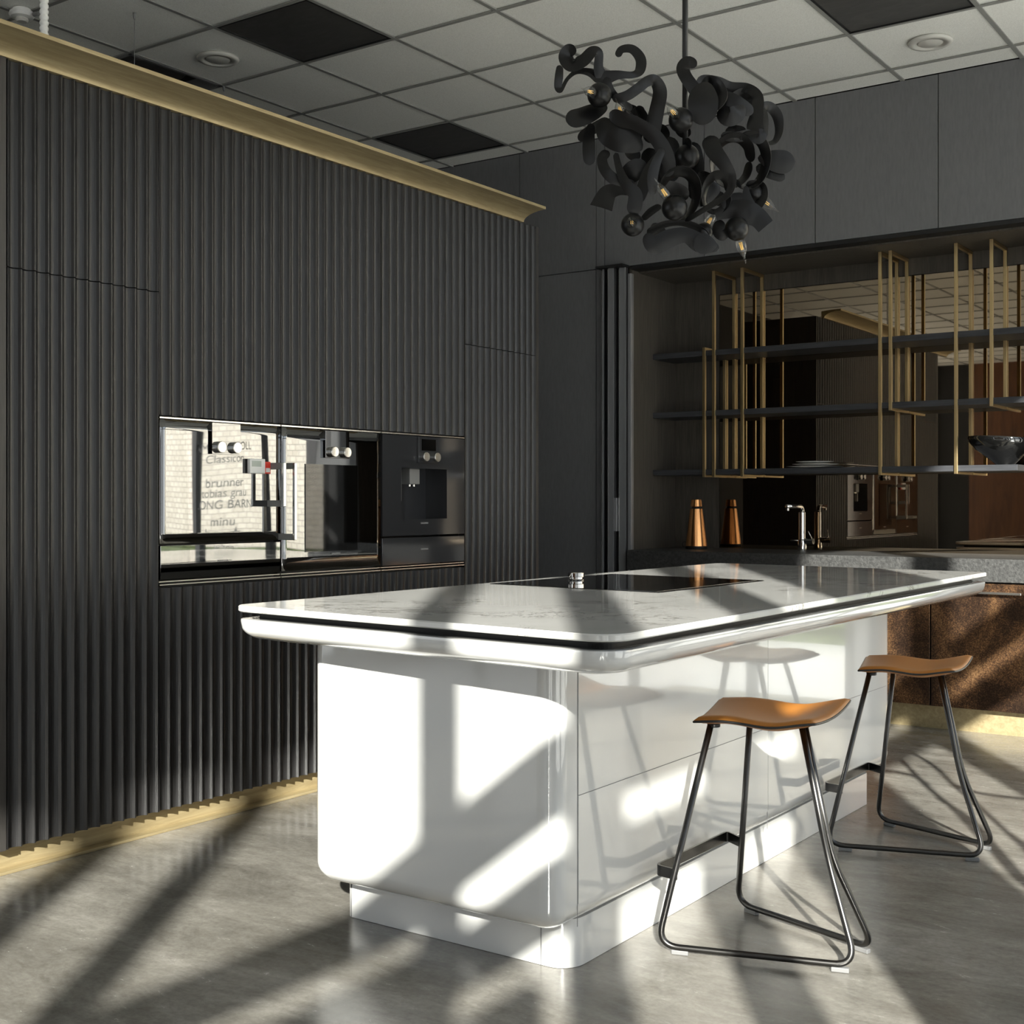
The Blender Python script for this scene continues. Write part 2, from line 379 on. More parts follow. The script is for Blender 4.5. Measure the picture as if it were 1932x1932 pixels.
# glazed facade on the right (X = XW): columns, transoms, panes, plus an added low sun occluder
def yw(s, x=XW): return (s-.829*x)/.559
def zwh(zr, x=XW): return zr+.778*x
bands = [(-2.9, -2.8), (-1.59, -1.42), (-1.17, -1.03), (-.33, -.20), (.06, .22), (.475, .65), (.855, 1.455), (1.93, 2.12), (2.75, 2.9), (3.4, 3.6)]
t0 = zwh(1.47), zwh(1.63), zwh(1.735), zwh(1.93)
bm = bmesh.new()
for a, b in bands:
    y0, y1 = yw(a+.0415*.5), yw(b-.0415*.5)
    box(bm, XW-.0, XW+.05, max(y0, YR), min(y1, YB+.1), 0, ZC)
for a, b in ((t0[0], t0[1]), (t0[2], t0[3])): box(bm, XW, XW+.05, yw(-1.6), YB, a, b)
box(bm, XW, XW+.05, yw(-1.5), yw(-.02), 0, zwh(1.36)); box(bm, XW, XW+.05, YR, YB, 0, .05); box(bm, XW, XW+.05, YR, YB, ZC-.01, ZC+.2)  # first box: unseen solid panel added to block the low sun
struct('window_1', bm, 'winframe')
struct('window_2', B(XW+.06, XW+.064, YR, YB, .0, ZC), 'pane')
# glazed return on the back wall, right of the kitchen
bm = bmesh.new()
for x in (-.90, -.32, .45): box(bm, x, x+.05, YB, YB+.06, 0, ZC)
for z0, z1 in ((0, .06), (2.45, 2.52), (ZC-.05, ZC+.0)): box(bm, -.9, XW, YB, YB+.06, z0, z1)
struct('window_3', bm, 'winframe')
struct('window_4', B(-.85, .45, YB+.03, YB+.034, .06, ZC-.05), 'pane')
# outside
struct('ground_outside', B(-8, 30, -20, 30, -.2, -.125), 'paving')
tag(link('brick_building', B(-2, 22, 12.5, 12.9, -.12, 6), 'brick'), 'pale brick wall outside, seen only as a reflection in the oven doors', 'building')
bm = bmesh.new(); box(bm, -1.5, 20, 11.2, 12.0, -.12, .55)
bmesh.ops.subdivide_edges(bm, edges=bm.edges, cuts=6, use_grid_fill=True)
for v in bm.verts: v.co += Vector((random.uniform(-.1,.1), random.uniform(-.12,.12), random.uniform(-.08,.08)))
tag(link('clipped_hedge', bm, 'hedge'), 'low green hedge in front of the pale brick wall outside', 'hedge')

# vinyl lettering on the glass, readable from outside (mirrored from inside)
rot = Matrix(((-1, 0, 0), (0, 0, 1), (0, 1, 0)))
lt = [('AMPERKNOLL', .088, 1.565), ('Classicon', .09, 1.475), ('brunner', .10, 1.29), ('tobias grau', .09, 1.215), ('LONG BARN', .095, 1.125), ('minu', .10, .995), ('bosa \u2605', .10, .905), ('wilton', .09, .80)]
for s, sz, z in lt:
    o = text(s, sz, Vector((.20, YB+.02, z)), Matrix(((-1, 0, 0), (0, 0, -1), (0, 1, 0))), 'letter', 'window_lettering')
    tag(o, 'vinyl lettering reading %s on the glass, seen reflected in the oven' % s.replace(' \u2605', ' and star'), 'lettering', 'vinyl lettering on the glass')

# ================================================================ TALL CABINET WALL
XC = -3.59; MY = [2.362, 2.957, 3.552, 4.147, 4.742, 5.345]; ZB, ZA0, ZA1, ZT = .080, .884, 1.474, 2.572
def fluted(y0, y1, z0, z1, n=12, dep=.0145):
    bm = bmesh.new(); y0 += .0018; y1 -= .0018; z0 += .0018; z1 -= .0018
    prof = []
    for k in range(n):
        for i in range(9):
            t = i/8; prof.append((XC-dep*(1-(2*t-1)**2)**.75, y0+(y1-y0)*(k+.04+.92*t)/n))
    prof = [(XC, y0)]+prof+[(XC, y1)]
    fr = [[bm.verts.new((x, y, z)) for x, y in prof] for z in (z0, z1)]
    bk = [[bm.verts.new((XC-.035, y, z)) for y in (y0, y1)] for z in (z0, z1)]
    for i in range(len(prof)-1): bm.faces.new((fr[0][i], fr[0][i+1], fr[1][i+1], fr[1][i]))
    bm.faces.new([bk[0][0]]+[bk[0][1]]+fr[0][::-1]); bm.faces.new([bk[1][1], bk[1][0]]+fr[1])
    bm.faces.new((bk[0][0], fr[0][0], fr[1][0], bk[1][0])); bm.faces.new((fr[0][-1], bk[0][1], bk[1][1], fr[1][-1])); bm.faces.new((bk[0][1], bk[0][0], bk[1][0], bk[1][1]))
    return bm
names = ['tall cabinet unit with fluted black oak doors at the far left of the row', 'fluted black oak cabinet unit around the mirrored combination oven', 'fluted black oak cabinet unit around the single oven with the long handle',
         'fluted black oak cabinet unit around the built-in coffee machine', 'last tall fluted black oak cabinet unit, nearest the back wall']
for k in range(5):
    y0, y1 = MY[k], MY[k+1]
    t = thing('tall_cabinet', names[k], 'cabinet', (XC-.3, (y0+y1)/2, 0), 'tall fluted cabinets')
    bm = bmesh.new(); q = XC-.037
    if k in (0, 4): box(bm, q-.55, q, y0+.001, y1-.001, ZB, ZT)
    else:
        box(bm, q-.55, q, y0+.001, y1-.001, ZB, ZA0-.006); box(bm, q-.55, q, y0+.001, y1-.001, ZA1+.004, ZT)
        box(bm, q-.55, q-.5, y0+.001, y1-.001, ZA0-.006, ZA1+.004)
    link('carcass', bm, 'black', t)
    if k in (0, 4):
        link('upper_door', fluted(y0, y1, 1.917, ZT), 'oak', t); link('lower_door', fluted(y0, y1, ZB, 1.917), 'oak', t)
    else:
        link('upper_door', fluted(y0, y1, ZA1+.008, ZT), 'oak', t); link('lower_door', fluted(y0, y1, ZB, ZA0-.012), 'oak', t)
tag(link('end_panel', B(XC-.6, XC-.002, 2.326, 2.360, ZB, ZT), 'oakflat'), 'flat dark oak end panel at the left edge of the cabinet row', 'panel')
tag(link('end_panel', B(XC-.6, XC-.004, 5.347, 5.371, ZB, ZT), 'oakflat'), 'flat dark oak end panel closing the cabinet row towards the back wall', 'panel')
# brass cornice
def extr(prof, y0, y1):
    bm = bmesh.new(); rings(bm, [[(x, y0, z) for x, z in prof], [(x, y1, z) for x, z in prof]]); return bm
pf = [(XC-.02, ZT+.001)]
for i in range(13):
    a = i/12*PI/2; pf.append((XC+.002+.132*(1-math.cos(a)), ZT+.001+.046*math.sin(a)))
pf += [(XC+.134, ZT+.060), (XC+.128, ZT+.060), (XC+.06, ZT+.058), (XC-.02, ZT+.052)]
tag(link('brass_cornice', extr(pf, 2.05, 5.23), 'brass', None, 30), 'long coved brass cornice running along the top of the fluted cabinets', 'cornice')
t = thing('brass_plinth', 'brushed brass plinth under the fluted cabinets', 'plinth', (XC-.05, 3.8, 0))
link('plinth_board', B(XC-.075, XC-.055, 2.20, 5.37, .0, ZB-.001), 'brass', t)
link('floor_strip', B(XC-.056, XC-.012, 2.20, 5.37, .0, .010, bev=.002), 'brass', t)

# ---- appliances
def frame_strips(t, y0, y1):
    bm = bmesh.new(); box(bm, XC-.03, XC+.002, y0+.003, y1-.003, ZA1-.002, ZA1+.003); link('top_strip', bm, 'steel', t)
    bm = bmesh.new(); box(bm, XC-.03, XC+.002, y0+.003, y1-.003, ZA0-.004, ZA0); box(bm, XC-.03, XC-.002, y0+.003, y1-.003, ZA0+.007, ZA0+.011); link('bottom_strip', bm, 'steel', t)
def knob(t, y, z, x=XC+.016):
    bm = bmesh.new(); lathe(bm, (x, y, z), [(.0215, 0), (.0215, .016), (.0195, .019), (.001, .0185)], 32, (1, 0, 0)); o = link('knob', bm, 'steel', t, 30)
def logo(t, y, z, x, s='GAGGENAU'):
    text(s, .0095, Vector((x, y, z)), Matrix(((0, 0, 1), (1, 0, 0), (0, 1, 0))), 'print', 'logo_text', t)
def handle(t, ym, yb, z0, z1, xs0, xb):
    bm = bmesh.new(); box(bm, xb-.006, xb+.006, yb-.007, yb+.007, z0, z1, bev=.0015); o = link('handle', bm, 'steel', t)
    for z in (z0+.012, z1-.012): link('handle_mount', B(xs0, xb-.006, yb-.006, yb+.006, z-.012, z+.012), 'grey', o)
def bowed(y0, y1, z0, z1, x, sag=.006, twist=.0, n=24, m=12):
    bm = bmesh.new(); G = []
    for i in range(n+1):
        r = []
        for j in range(m+1):
            u, v = i/n, j/m
            dx = sag*math.sin(PI*u)+.0005*math.sin(2*PI*(u*1.2+.15*v+.1))
            r.append(bm.verts.new((x+dx, y0+(y1-y0)*u, z0+(z1-z0)*v)))
        G.append(r)
    for i in range(n):
        for j in range(m): bm.faces.new((G[i][j], G[i+1][j], G[i+1][j+1], G[i][j+1]))
    for e in (G[0], G[-1]):
        b = [bm.verts.new((x-.02, v.co.y, v.co.z)) for v in (e[0], e[-1])]
        bm.faces.new(list(e)+[b[1], b[0]])
    for j in (0, m):
        e = [G[i][j] for i in range(n+1)]; b = [bm.verts.new((x-.02, v.co.y, v.co.z)) for v in (e[0], e[-1])]
        bm.faces.new(e+[b[1], b[0]])
    return bm
XA = XC+.004
# combination oven
y0, y1 = MY[1], MY[2]
t = thing('combination_oven', 'mirrored built-in oven with two knobs and a short handle, leftmost of the three appliances', 'oven', (XC, (y0+y1)/2, ZA0))
link('chassis', B(XC-.48, XC-.028, y0+.01, y1-.01, ZA0, ZA1-.004), 'black', t)
dr = link('oven_door', bowed(y0+.004, y1-.006, 1.028, ZA1-.006, XA, .0010), 'oven', t, True)
link('lower_drawer', B(XA-.02, XA, y0+.004, y1-.006, .900, 1.021, bev=.0015), 'oven', t)
link('control_panel', B(XA-.005, XC+.016, 3.188, 3.328, 1.352, 1.468, bev=.001), 'oven', t)
knob(t, 3.221, 1.378); knob(t, 3.297, 1.378); logo(t, 3.25, .955, XA+.0005)
handle(t, 3.473, 3.482, 1.158, 1.326, XA, XC+.088); frame_strips(t, y0, y1)
# single oven
y0, y1 = MY[2], MY[3]
t = thing('single_oven', 'tall built-in oven with a long handle, middle one of the three appliances', 'oven', (XC, (y0+y1)/2, ZA0))
link('chassis', B(XC-.48, XC-.028, y0+.01, y1-.01, ZA0, ZA1-.004), 'black', t)
link('oven_door', bowed(y0+.006, y1-.006, .905, ZA1-.006, XA, -.002), 'oven', t, True)
link('door_window', B(XA-.001, XA+.0022, 3.684, 3.992, .975, 1.328), 'hob', t)
link('control_panel', B(XA-.005, XC+.016, 3.788, 3.930, 1.355, 1.466, bev=.001), 'oven', t)
knob(t, 3.827, 1.380); knob(t, 3.903, 1.380); logo(t, 3.86, .962, XA+.003)
handle(t, 3.561, 3.541, 1.028, 1.327, XA, XC+.088); frame_strips(t, y0, y1)
# coffee machine
y0, y1 = MY[3], MY[4]
t = thing('coffee_machine', 'black built-in coffee machine with a recessed dispensing bay, rightmost of the three appliances', 'coffee machine', (XC, (y0+y1)/2, ZA0))
link('chassis', B(XC-.48, XC-.14, y0+.01, y1-.01, ZA0, ZA1-.004), 'black', t)
bm = bmesh.new(); a0, a1, b0, b1 = 4.279, 4.603, 1.100, 1.325
box(bm, XA-.02, XA, y0+.006, a0, 1.028, ZA1-.006); box(bm, XA-.02, XA, a1, y1-.006, 1.028, ZA1-.006)
box(bm, XA-.02, XA, a0, a1, 1.028, b0); box(bm, XA-.02, XA, a0, a1, b1, ZA1-.006)
link('front_panel', bm, 'coffee', t)
bm = bmesh.new(); box(bm, XA-.13, XA-.125, a0, a1, b0, b1); box(bm, XA-.13, XA-.02, a0-.004, a0, b0, b1); box(bm, XA-.13, XA-.02, a1, a1+.004, b0, b1); box(bm, XA-.13, XA-.02, a0, a1, b0-.004, b0); box(bm, XA-.13, XA-.02, a0, a1, b1, b1+.004)
link('dispensing_bay', bm, 'coffee', t)
link('spout', B(XA-.09, XA-.035, 4.38, 4.45, 1.255, b1, bev=.003), 'grey', t)
bm = bmesh.new()
for y in (4.40, 4.43): lathe(bm, (XA-.055, y, 1.245), [(.006, 0), (.006, .012)], 12)
link('nozzle', bm, 'steel', t)
link('milk_pipe', B(XA-.08, XA-.06, 4.335, 4.352, 1.18, b1), 'grey', t)
link('control_panel', B(XA-.005, XC+.016, 4.385, 4.527, 1.350, 1.466, bev=.001), 'coffee', t)
link('display', B(XC+.0155, XC+.0168, 4.405, 4.507, 1.405, 1.456), 'display', t)
knob(t, 4.421, 1.377); knob(t, 4.501, 1.377); logo(t, 4.44, 1.078, XA+.0006)
link('lower_drawer', B(XA-.02, XA, y0+.006, y1-.006, .900, 1.019, bev=.0015), 'coffee', t); logo(t, 4.44, .962, XA+.0006)
frame_strips(t, y0, y1)
# timer on the oven
t = thing('digital_timer', 'small white and red digital timer stuck on the left oven door', 'timer', (XA, 3.41, 1.31))
link('casing', B(XA+.006, XA+.022, 3.366, 3.446, 1.284, 1.340, bev=.003), 'white', t)
link('lcd_screen', B(XA+.0215, XA+.0228, 3.376, 3.424, 1.310, 1.332), 'lcd', t)
link('red_panel', B(XA+.006, XA+.018, 3.447, 3.478, 1.284, 1.330, bev=.002), 'red', t)
link('white_square', B(XA+.0175, XA+.0188, 3.452, 3.473, 1.290, 1.306), 'white', t)

# ================================================================ KITCHEN NICHE
t = thing('worktop', 'thick rough dark stone worktop inside the mirrored niche', 'worktop', (-2.4, 6.9, .77))
link('slab', B(XN0+.013, XN1-.002, YB-.07, YM-.008, .772, .889, bev=.003), 'worktop', t)
bx = [-3.80, -3.20, -2.60, -1.993, -1.385, -1.052]
for k in range(5):
    x0, x1 = bx[k]+(.013 if not k else 0), bx[k+1]
    t = thing('base_cabinet', ('copper fronted base cabinet at the far left end of the niche, behind the island', 'second copper fronted base cabinet from the left, behind the island', 'copper fronted base cabinet seen just right of the island end', 'copper fronted base cabinet with the horizontal steel pull, at the right edge', 'narrow copper fronted base cabinet at the right end, outside the frame')[k], 'cabinet', ((x0+x1)/2, 6.9, 0), 'copper fronted base cabinets')
    link('carcass', B(x0+.001, x1-.001, YB-.03, YM-.03, .12, .771), 'black', t)
    link('door', B(x0+.003, x1-.003, YB-.055, YB-.031, .124, .764, bev=.002), 'copper', t)
    if k in (1, 3):
        xm = (x0+x1)/2
        link('pull', B(xm-.15, xm+.15, YB-.088, YB-.0555, .712, .724, bev=.0015), 'steel', t)
tag(link('brass_plinth', B(XN0+.013, XN1, YB-.0, YB+.02, 0, .119), 'brass'), 'brass plinth under the copper base cabinets', 'plinth')
# shelves
SH = [(2.057, 2.090), (1.694, 1.727), (1.340, 1.372)]
for k, (z0, z1) in enumerate(SH):
    tag(link('wall_shelf', B(XN0+.001, -1.642 if k == 2 else XN1-.001, 6.952, YM-.008, z0, z1, bev=.001), 'shelf'), ('topmost black oak shelf in the niche', 'middle black oak shelf in the niche', 'lowest black oak shelf in the niche, carrying plates and the bowl')[k], 'shelf', 'black oak niche shelves')
FR = [(-3.447, 2.108, 1.326, 'short brass frame furthest left, hung below the top shelf'), (-3.383, 2.564, 1.326, 'tall brass frame at the left, right behind the short one'), (-3.198, 2.564, 1.326, 'tall brass frame, third from the left'),
      (-2.369, 2.564, 1.326, 'tall brass frame left of the middle pair, reaching the lowest shelf'), (-2.311, 2.564, 1.682, 'brass frame in the middle pair ending under the middle shelf'),
      (-1.956, 2.564, 1.326, 'tall brass frame left of the black bowl'), (-1.772, 2.564, 1.682, 'brass frame furthest right ending under the middle shelf above the bowl')]
for x, zt, zb, lab in FR:
    t = thing('shelf_frame', lab, 'shelf frame', (x, 7.0, zb), 'brass shelf hanging frames'); h = .009; yf, yb = 6.942, YM-.008
    for nm, q in (('post', (yf, yf+2*h, zb, zt)), ('post', (yb-2*h, yb, zb, zt)), ('rail', (yf+2*h, yb-2*h, zt-2*h, zt)), ('rail', (yf+2*h, yb-2*h, zb, zb+.012))):
        link(nm, B(x-h, x+h, *q, bev=.001), 'brassbar', t)
# pocket door leaves
def leaf(x0, x1, yf, lab, hand):
    t = thing('pocket_door', lab, 'door', (x0, yf, 0), 'stacked pocket door leaves')
    link('leaf', B(x0, x1, yf, YB-.001, .02, 2.585, bev=.001), 'winframe', t)
    link('front_edge', B(x0+.001, x1-.001, yf-.004, yf, .02, 2.585, bev=.001), 'leaf', t)
    link('edge_profile', B(x0, x0+.005, yf-.007, yf-.004, .02, 2.585), 'steel', t)
    if hand: link('handle', B(x1, x1+.014, yf-.002, yf+.03, 1.0, 1.20), 'profile', t)
leaf(-3.972, -3.957, 6.63, 'thin outermost leaf of the folded pocket doors left of the niche', 0)
leaf(-3.925, -3.882, 6.62, 'thick middle leaf of the folded pocket doors with a small grip', 1)
leaf(-3.862, -3.815, 6.645, 'innermost leaf of the folded pocket doors beside the niche', 0)
struct('trim_4', B(-3.995, -3.81, YB-.085, YB-.0, 2.586, 2.60), 'black')
# speaker
def speaker(x, y):
    t = thing('cone_speaker', 'tall copper cone speaker standing at the left end of the dark worktop', 'speaker', (x, y, .889))
    bm = bmesh.new(); lathe(bm, (x, y, .889), [(.066, 0), (.068, .006), (.067, .016), (.062, .018)], 48); link('base', bm, 'black', t, 30)
    bm = bmesh.new(); lathe(bm, (x, y, .889), [(.0655, .018), (.0655, .020), (.0385, .245), (.036, .246)], 64); link('lower_cone', bm, 'rosegold', t, 30)
    bm = bmesh.new(); lathe(bm, (x, y, .889), [(.027, .246), (.024, .26)], 32); link('neck', bm, 'black', t, 30)
    bm = bmesh.new(); lathe(bm, (x, y, .889), [(.034, .258), (.036, .260), (.0305, .300), (.028, .302), (.001, .300)], 64); link('top_cone', bm, 'rosegold', t, 30)
    bm = bmesh.new(); ring = [(x-.085+.016*math.cos(a), y+.01, .915+.016*math.sin(a)) for a in [i/16*2*PI for i in range(17)]]; tube(bm, ring, .002, 8); link('carry_loop', bm, 'edge', t, True)
speaker(-3.525, 7.0)
# faucet
fx, fy = -2.895, 7.12
t = thing('kitchen_tap', 'chrome kitchen tap with a straight spout and side lever on the dark worktop', 'tap', (fx, fy, .889))
bm = bmesh.new(); lathe(bm, (fx, fy, .889), [(.026, 0), (.026, .06), (.023, .064), (.021, .066), (.021, .225), (.016, .23)], 28); link('column', bm, 'chrome', t, 30)
bm = bmesh.new(); tube(bm, fillet([(fx+.004, fy, .94), (fx+.004, fy, 1.150), (fx-.02, fy-.18, 1.150)], .04), .0125, 16); link('spout', bm, 'chrome', t, True)
bm = bmesh.new(); lathe(bm, (fx-.019, fy-.168, 1.125), [(.009, 0), (.009, .02)], 16); link('aerator', bm, 'chrome', t)
bm = bmesh.new(); tube(bm, [(fx, fy, .945), (fx+.075, fy-.01, .945)], .017, 18); link('mixer_body', bm, 'chrome', t, 40)
bm = bmesh.new(); tube(bm, [(fx+.066, fy, .95), (fx+.05, fy-.03, 1.005)], .003, 8); link('lever', bm, 'chrome', t, True)
bm = bmesh.new(); tube(bm, [(fx, fy-.01, .948), (fx-.06, fy-.03, .95)], .004, 8); link('side_lever', bm, 'chrome', t, True)
# plates
px_, py_ = -2.80, 7.08
for k, (r, mt, dx, lab) in enumerate(((.165, 'porcelain', 0, 'largest white plate, bottom of the stack on the lowest shelf'), (.135, 'porcelain', .004, 'middle white plate of the stack on the lowest shelf'), (.110, 'porcelain', .0, 'small white plate on top of the stack on the lowest shelf'))):
    bm = bmesh.new(); z = SH[2][1]+.001+k*.0145; s = min(1, .162/r)
    r2 = min(r, .165)
    lathe(bm, (px_+dx, py_, z), [(r2*.55, 0), (r2*.6, .0), (r2*.97, .007), (r2, .009), (r2*.96, .0095), (r2*.6, .004), (.001, .0035)], 48)
    tag(link('dinner_plate', bm, mt, None, 50), lab, 'plate', 'plates on the lowest shelf')
# bowl
bxx, byy, bz = -1.735, 7.08, SH[2][1]+.001
bm = bmesh.new(); rs = []
for (rx, ry, z, sh) in ((.045, .045, 0, 0), (.055, .05, .012, 0), (.09, .075, .045, -.004), (.135, .108, .085, -.01), (.163, .128, .115, -.014), (.170, .134, .135, -.016), (.165, .130, .146, -.016), (.156, .122, .146, -.015), (.145, .112, .120, -.013), (.115, .09, .085, -.01), (.07, .055, .045, 0), (.02, .02, .03, 0)):
    rs.append([(bxx+sh+rx*math.cos(a)*(1+.06*math.cos(2*a)), byy+ry*math.sin(a), bz+z+(.012*math.cos(a+2.6) if z > .1 else 0)) for a in [2*PI*i/48 for i in range(48)]])
rings(bm, rs); tag(link('glass_bowl', bm, 'blackglass', None, 60), 'glossy black bowl on a narrow foot standing on the lowest shelf at the right', 'bowl')

# ================================================================ ISLAND
Q = [(-2.620, 2.406), (-1.357, 2.310), (-1.358, 5.272), (-2.586, 5.358)]
isl = thing('kitchen_island', 'white glossy kitchen island with rounded corners and overhanging stone top', 'island', (-2.0, 3.8, 0))
def stack(prof, quad, rad, seg=8):
    bm = bmesh.new(); rings(bm, [[(x, y, z) for x, y in outline(quad, rad, ins, seg)] for ins, z in prof]); return bm
RC = [.05, .075, .03, .05]
link('stone_top', stack([(.008, .8765), (.003, .877), (.0, .880), (.0, .891), (.003, .894)], Q, RC), 'stone', isl, 35)
link('grip_recess', stack([(.012, .8762), (.012, .873), (.05, .870), (.05, .845), (.03, .8435)], Q, RC), 'black', isl)
pf = [(.20, .796), (.068, .798)]
for i in range(9):
    a = i/8*PI/2; pf.append((.004+.062*(1-math.sin(a)), .800+.040*(1-math.cos(a))))
pf += [(.002, .852), (.003, .8565), (.007, .858), (.04, .858), (.06, .846)]
link('shell', stack(pf, Q, [.06, .085, .04, .06], 10), 'lacquer', isl, 50)
QB = [(-2.470, 2.555), (-1.662, 2.555), (-1.662, 4.995), (-2.470, 4.995)]
pf = [(.11, .122), (.08, .1225)]
for i in range(9):
    a = i/8*PI/2; pf.append((.075*(1-math.sin(a)), .124+.060*(1-math.cos(a))))
pf += [(0, .40), (0, .797)]
link('body', stack(pf, QB, [.05, .055, .04, .05], 12), 'lacquer', isl, 50)
QP = [(-2.457, 2.685), (-1.702, 2.685), (-1.702, 4.855), (-2.457, 4.855)]
link('plinth', stack([(0, 0.001), (0, .123)], QP, [.03, .065, .02, .03]), 'lacquer', isl, 50)
bm = bmesh.new(); box(bm, -1.79, -1.7875, 2.6835, 2.69, .0015, .12); box(bm, -2.435, -2.4325, 2.6835, 2.69, .0015, .12)
link('plinth_joint', bm, 'grey', isl)
link('underside_foot', B(-2.462, -2.4575, 2.70, 2.80, .095, .121), 'black', isl)
# drawer fronts on the long side
zs = [.185, .453, .797]; ysd = [2.656, 3.80, 4.94]
for a in range(2):
    for b in range(2):
        link('drawer_front', B(-1.668, -1.6595, ysd[a]+.0012, ysd[a+1]-.0012, zs[b]+.0012, zs[b+1]-.0012), 'lacquer', isl)
bm = bmesh.new()
for y in ysd: box(bm, -1.6625, -1.6612, y-.001, y+.001, .13, .797)
box(bm, -1.6625, -1.6612, ysd[0], ysd[-1], zs[1]-.001, zs[1]+.001)
link('drawer_joint', bm, 'seam', isl)
# hob
HQ = [(-2.570, 3.530), (-1.883, 3.486), (-1.862, 4.240), (-2.520, 4.285)]
t = thing('induction_hob', 'long black ceramic hob set flush in the island top', 'hob', (-2.2, 3.9, .894))
link('glass', stack([(0, .8942), (.0015, .8956)], HQ, .012, 3), 'hob', t)
link('downdraft_vent', stack([(0, .8957), (0, .8966)], [(-2.07, 3.515), (-1.905, 3.504), (-1.885, 4.225), (-2.05, 4.238)], .008, 3), 'display', t)
bm = bmesh.new(); kx, ky = -2.42, 3.86
lathe(bm, (kx, ky, .8962), [(.029, 0), (.0295, .003), (.024, .005), (.024, .011), (.029, .0125), (.0295, .026), (.028, .028), (.001, .0275)], 40)
tag(link('twist_knob', bm, 'chrome', None, 30), 'round steel control knob standing on the black hob', 'knob')

# ================================================================ STOOLS
def make_stool(oy_, label):
    cx, cy = -1.35, 3.15+oy_
    t = thing('bar_stool', label, 'bar stool', (cx, cy, 0), 'tan bar stools at the island')
    def W(x, y, z): return (x, y+oy_, z)
    # seat: rotated saddle
    NL, FL, FRr, NR = Vector((-1.476, 2.905)), Vector((-1.578, 3.268)), Vector((-1.222, 3.362)), Vector((-1.185, 3.000))
    n, mseg = 28, 28
    def surf(u, v):
        # u: island side -> outer side, v: near -> far ; squircle mapping for rounded corners
        a, b = 2*u-1, 2*v-1
        k = .93
        aa = a*math.sqrt(1-(b*b)/2*(1-k)*1.6); bb = b*math.sqrt(1-(a*a)/2*(1-k)*1.6)
        uu, vv = (aa+1)/2, (bb+1)/2
        p = NL*(1-uu)*(1-vv)+NR*uu*(1-vv)+FL*(1-uu)*vv+FRr*uu*vv
        z = .615 + .012*(bb*bb) - .016*math.exp(-((aa-.25)/.45)**2)*(1-.3*bb*bb) + .016*max(0, aa-.3)**1.5*(1+.6*bb) - .012*max(0, -aa-.5)
        return p, z
    bm = bmesh.new(); top = []; bot = []
    for i in range(n+1):
        tr, br_ = [], []
        for j in range(mseg+1):
            p, z = surf(i/n, j/mseg); e = min(i, n-i, j, mseg-j)/3.; e = min(1, e)
            th = .005+.011*math.sqrt(max(0, 1-(1-e)**2))
            tr.append(bm.verts.new(W(p.x, p.y, z+th-.005))); br_.append(bm.verts.new(W(p.x, p.y, z-.006-.006*e)))
        top.append(tr); bot.append(br_)
    for i in range(n):
        for j in range(mseg):
            bm.faces.new((top[i][j], top[i+1][j], top[i+1][j+1], top[i][j+1])); bm.faces.new((bot[i][j+1], bot[i+1][j+1], bot[i+1][j], bot[i][j]))
    bd = [(i, 0) for i in range(n)]+[(n, j) for j in range(mseg)]+[(i, mseg) for i in range(n, 0, -1)]+[(0, j) for j in range(mseg, 0, -1)]
    for a, b in zip(bd, bd[1:]+bd[:1]):
        bm.faces.new((bot[a[0]][a[1]], bot[b[0]][b[1]], top[b[0]][b[1]], top[a[0]][a[1]]))
    rim = [top[a[0]][a[1]].co*.5+bot[a[0]][a[1]].co*.5 for a in bd]
    st = link('seat', bm, 'leather', t, True)
    bm = bmesh.new(); cen = sum(rim, Vector())/len(rim)
    tube(bm, [p+(p-cen).normalized()*.0005-Vector((0, 0, .001)) for p in rim+rim[:2]], .0032, 8)
    o = link('piping', bm, 'edge', st, True)
    # tubular frames
    r = .0085
    for side in (0, 1):
        if side == 0: pts = [(-1.462, 2.985, .600), (-1.592, 2.935, .010+r), (-1.112, 3.088, .010+r), (-1.205, 3.135, .26), (-1.268, 3.120, .592)]
        else: pts = [(-1.455, 3.215, .600), (-1.570, 3.380, .010+r), (-1.118, 3.235, .010+r), (-1.200, 3.154, .26), (-1.268, 3.139, .592)]
        bm = bmesh.new(); tube(bm, [W(*p) for p in fillet(pts, .06, 10)], r, 14); link('leg_frame', bm, 'tube', t, True)
    bm = bmesh.new()
    fp = fillet([(-1.546, 2.957, .205), (-1.612, 2.968, .205), (-1.606, 3.385, .205), (-1.540, 3.342, .205)], .018, 5)
    rs = []
    for i, p in enumerate(fp):
        a = fp[max(i-1, 0)]; b = fp[min(i+1, len(fp)-1)]; d = (b-a).normalized(); s = Vector((-d.y, d.x, 0))*.003
        rs.append([W(*(p+s+Vector((0, 0, .014)))), W(*(p-s+Vector((0, 0, .014)))), W(*(p-s-Vector((0, 0, .014)))), W(*(p+s-Vector((0, 0, .014))))])
    rings(bm, rs); link('footrest', bm, 'tube', t)
    for x, y, a in ((-1.535, 2.955, .3), (-1.150, 3.075, .3), (-1.52, 3.365, -.3), (-1.155, 3.246, -.3)):
        bm = bmesh.new(); box(bm, -.022, .022, -.008, .008, 0.0005, .0125, bev=.002); bmesh.ops.rotate(bm, verts=bm.verts, cent=(0, 0, 0), matrix=Matrix.Rotation(a, 3, 'Z')); bmesh.ops.translate(bm, verts=bm.verts, vec=W(x, y, 0)); link('glide', bm, 'felt', t)
    for x, y in ((-1.458, 2.995), (-1.455, 3.21), (-1.268, 3.13)):
        bm = bmesh.new(); lathe(bm, W(x, y, .594), [(.016, 0), (.017, .003), (.017, .008), (.014, .012)], 20); link('mount', bm, 'rod', t, 30)
    return t
make_stool(0, 'tan leather bar stool nearest the camera, on a bent gunmetal tube frame')
make_stool(1.196, 'tan leather bar stool further from the camera, in front of the copper doors')

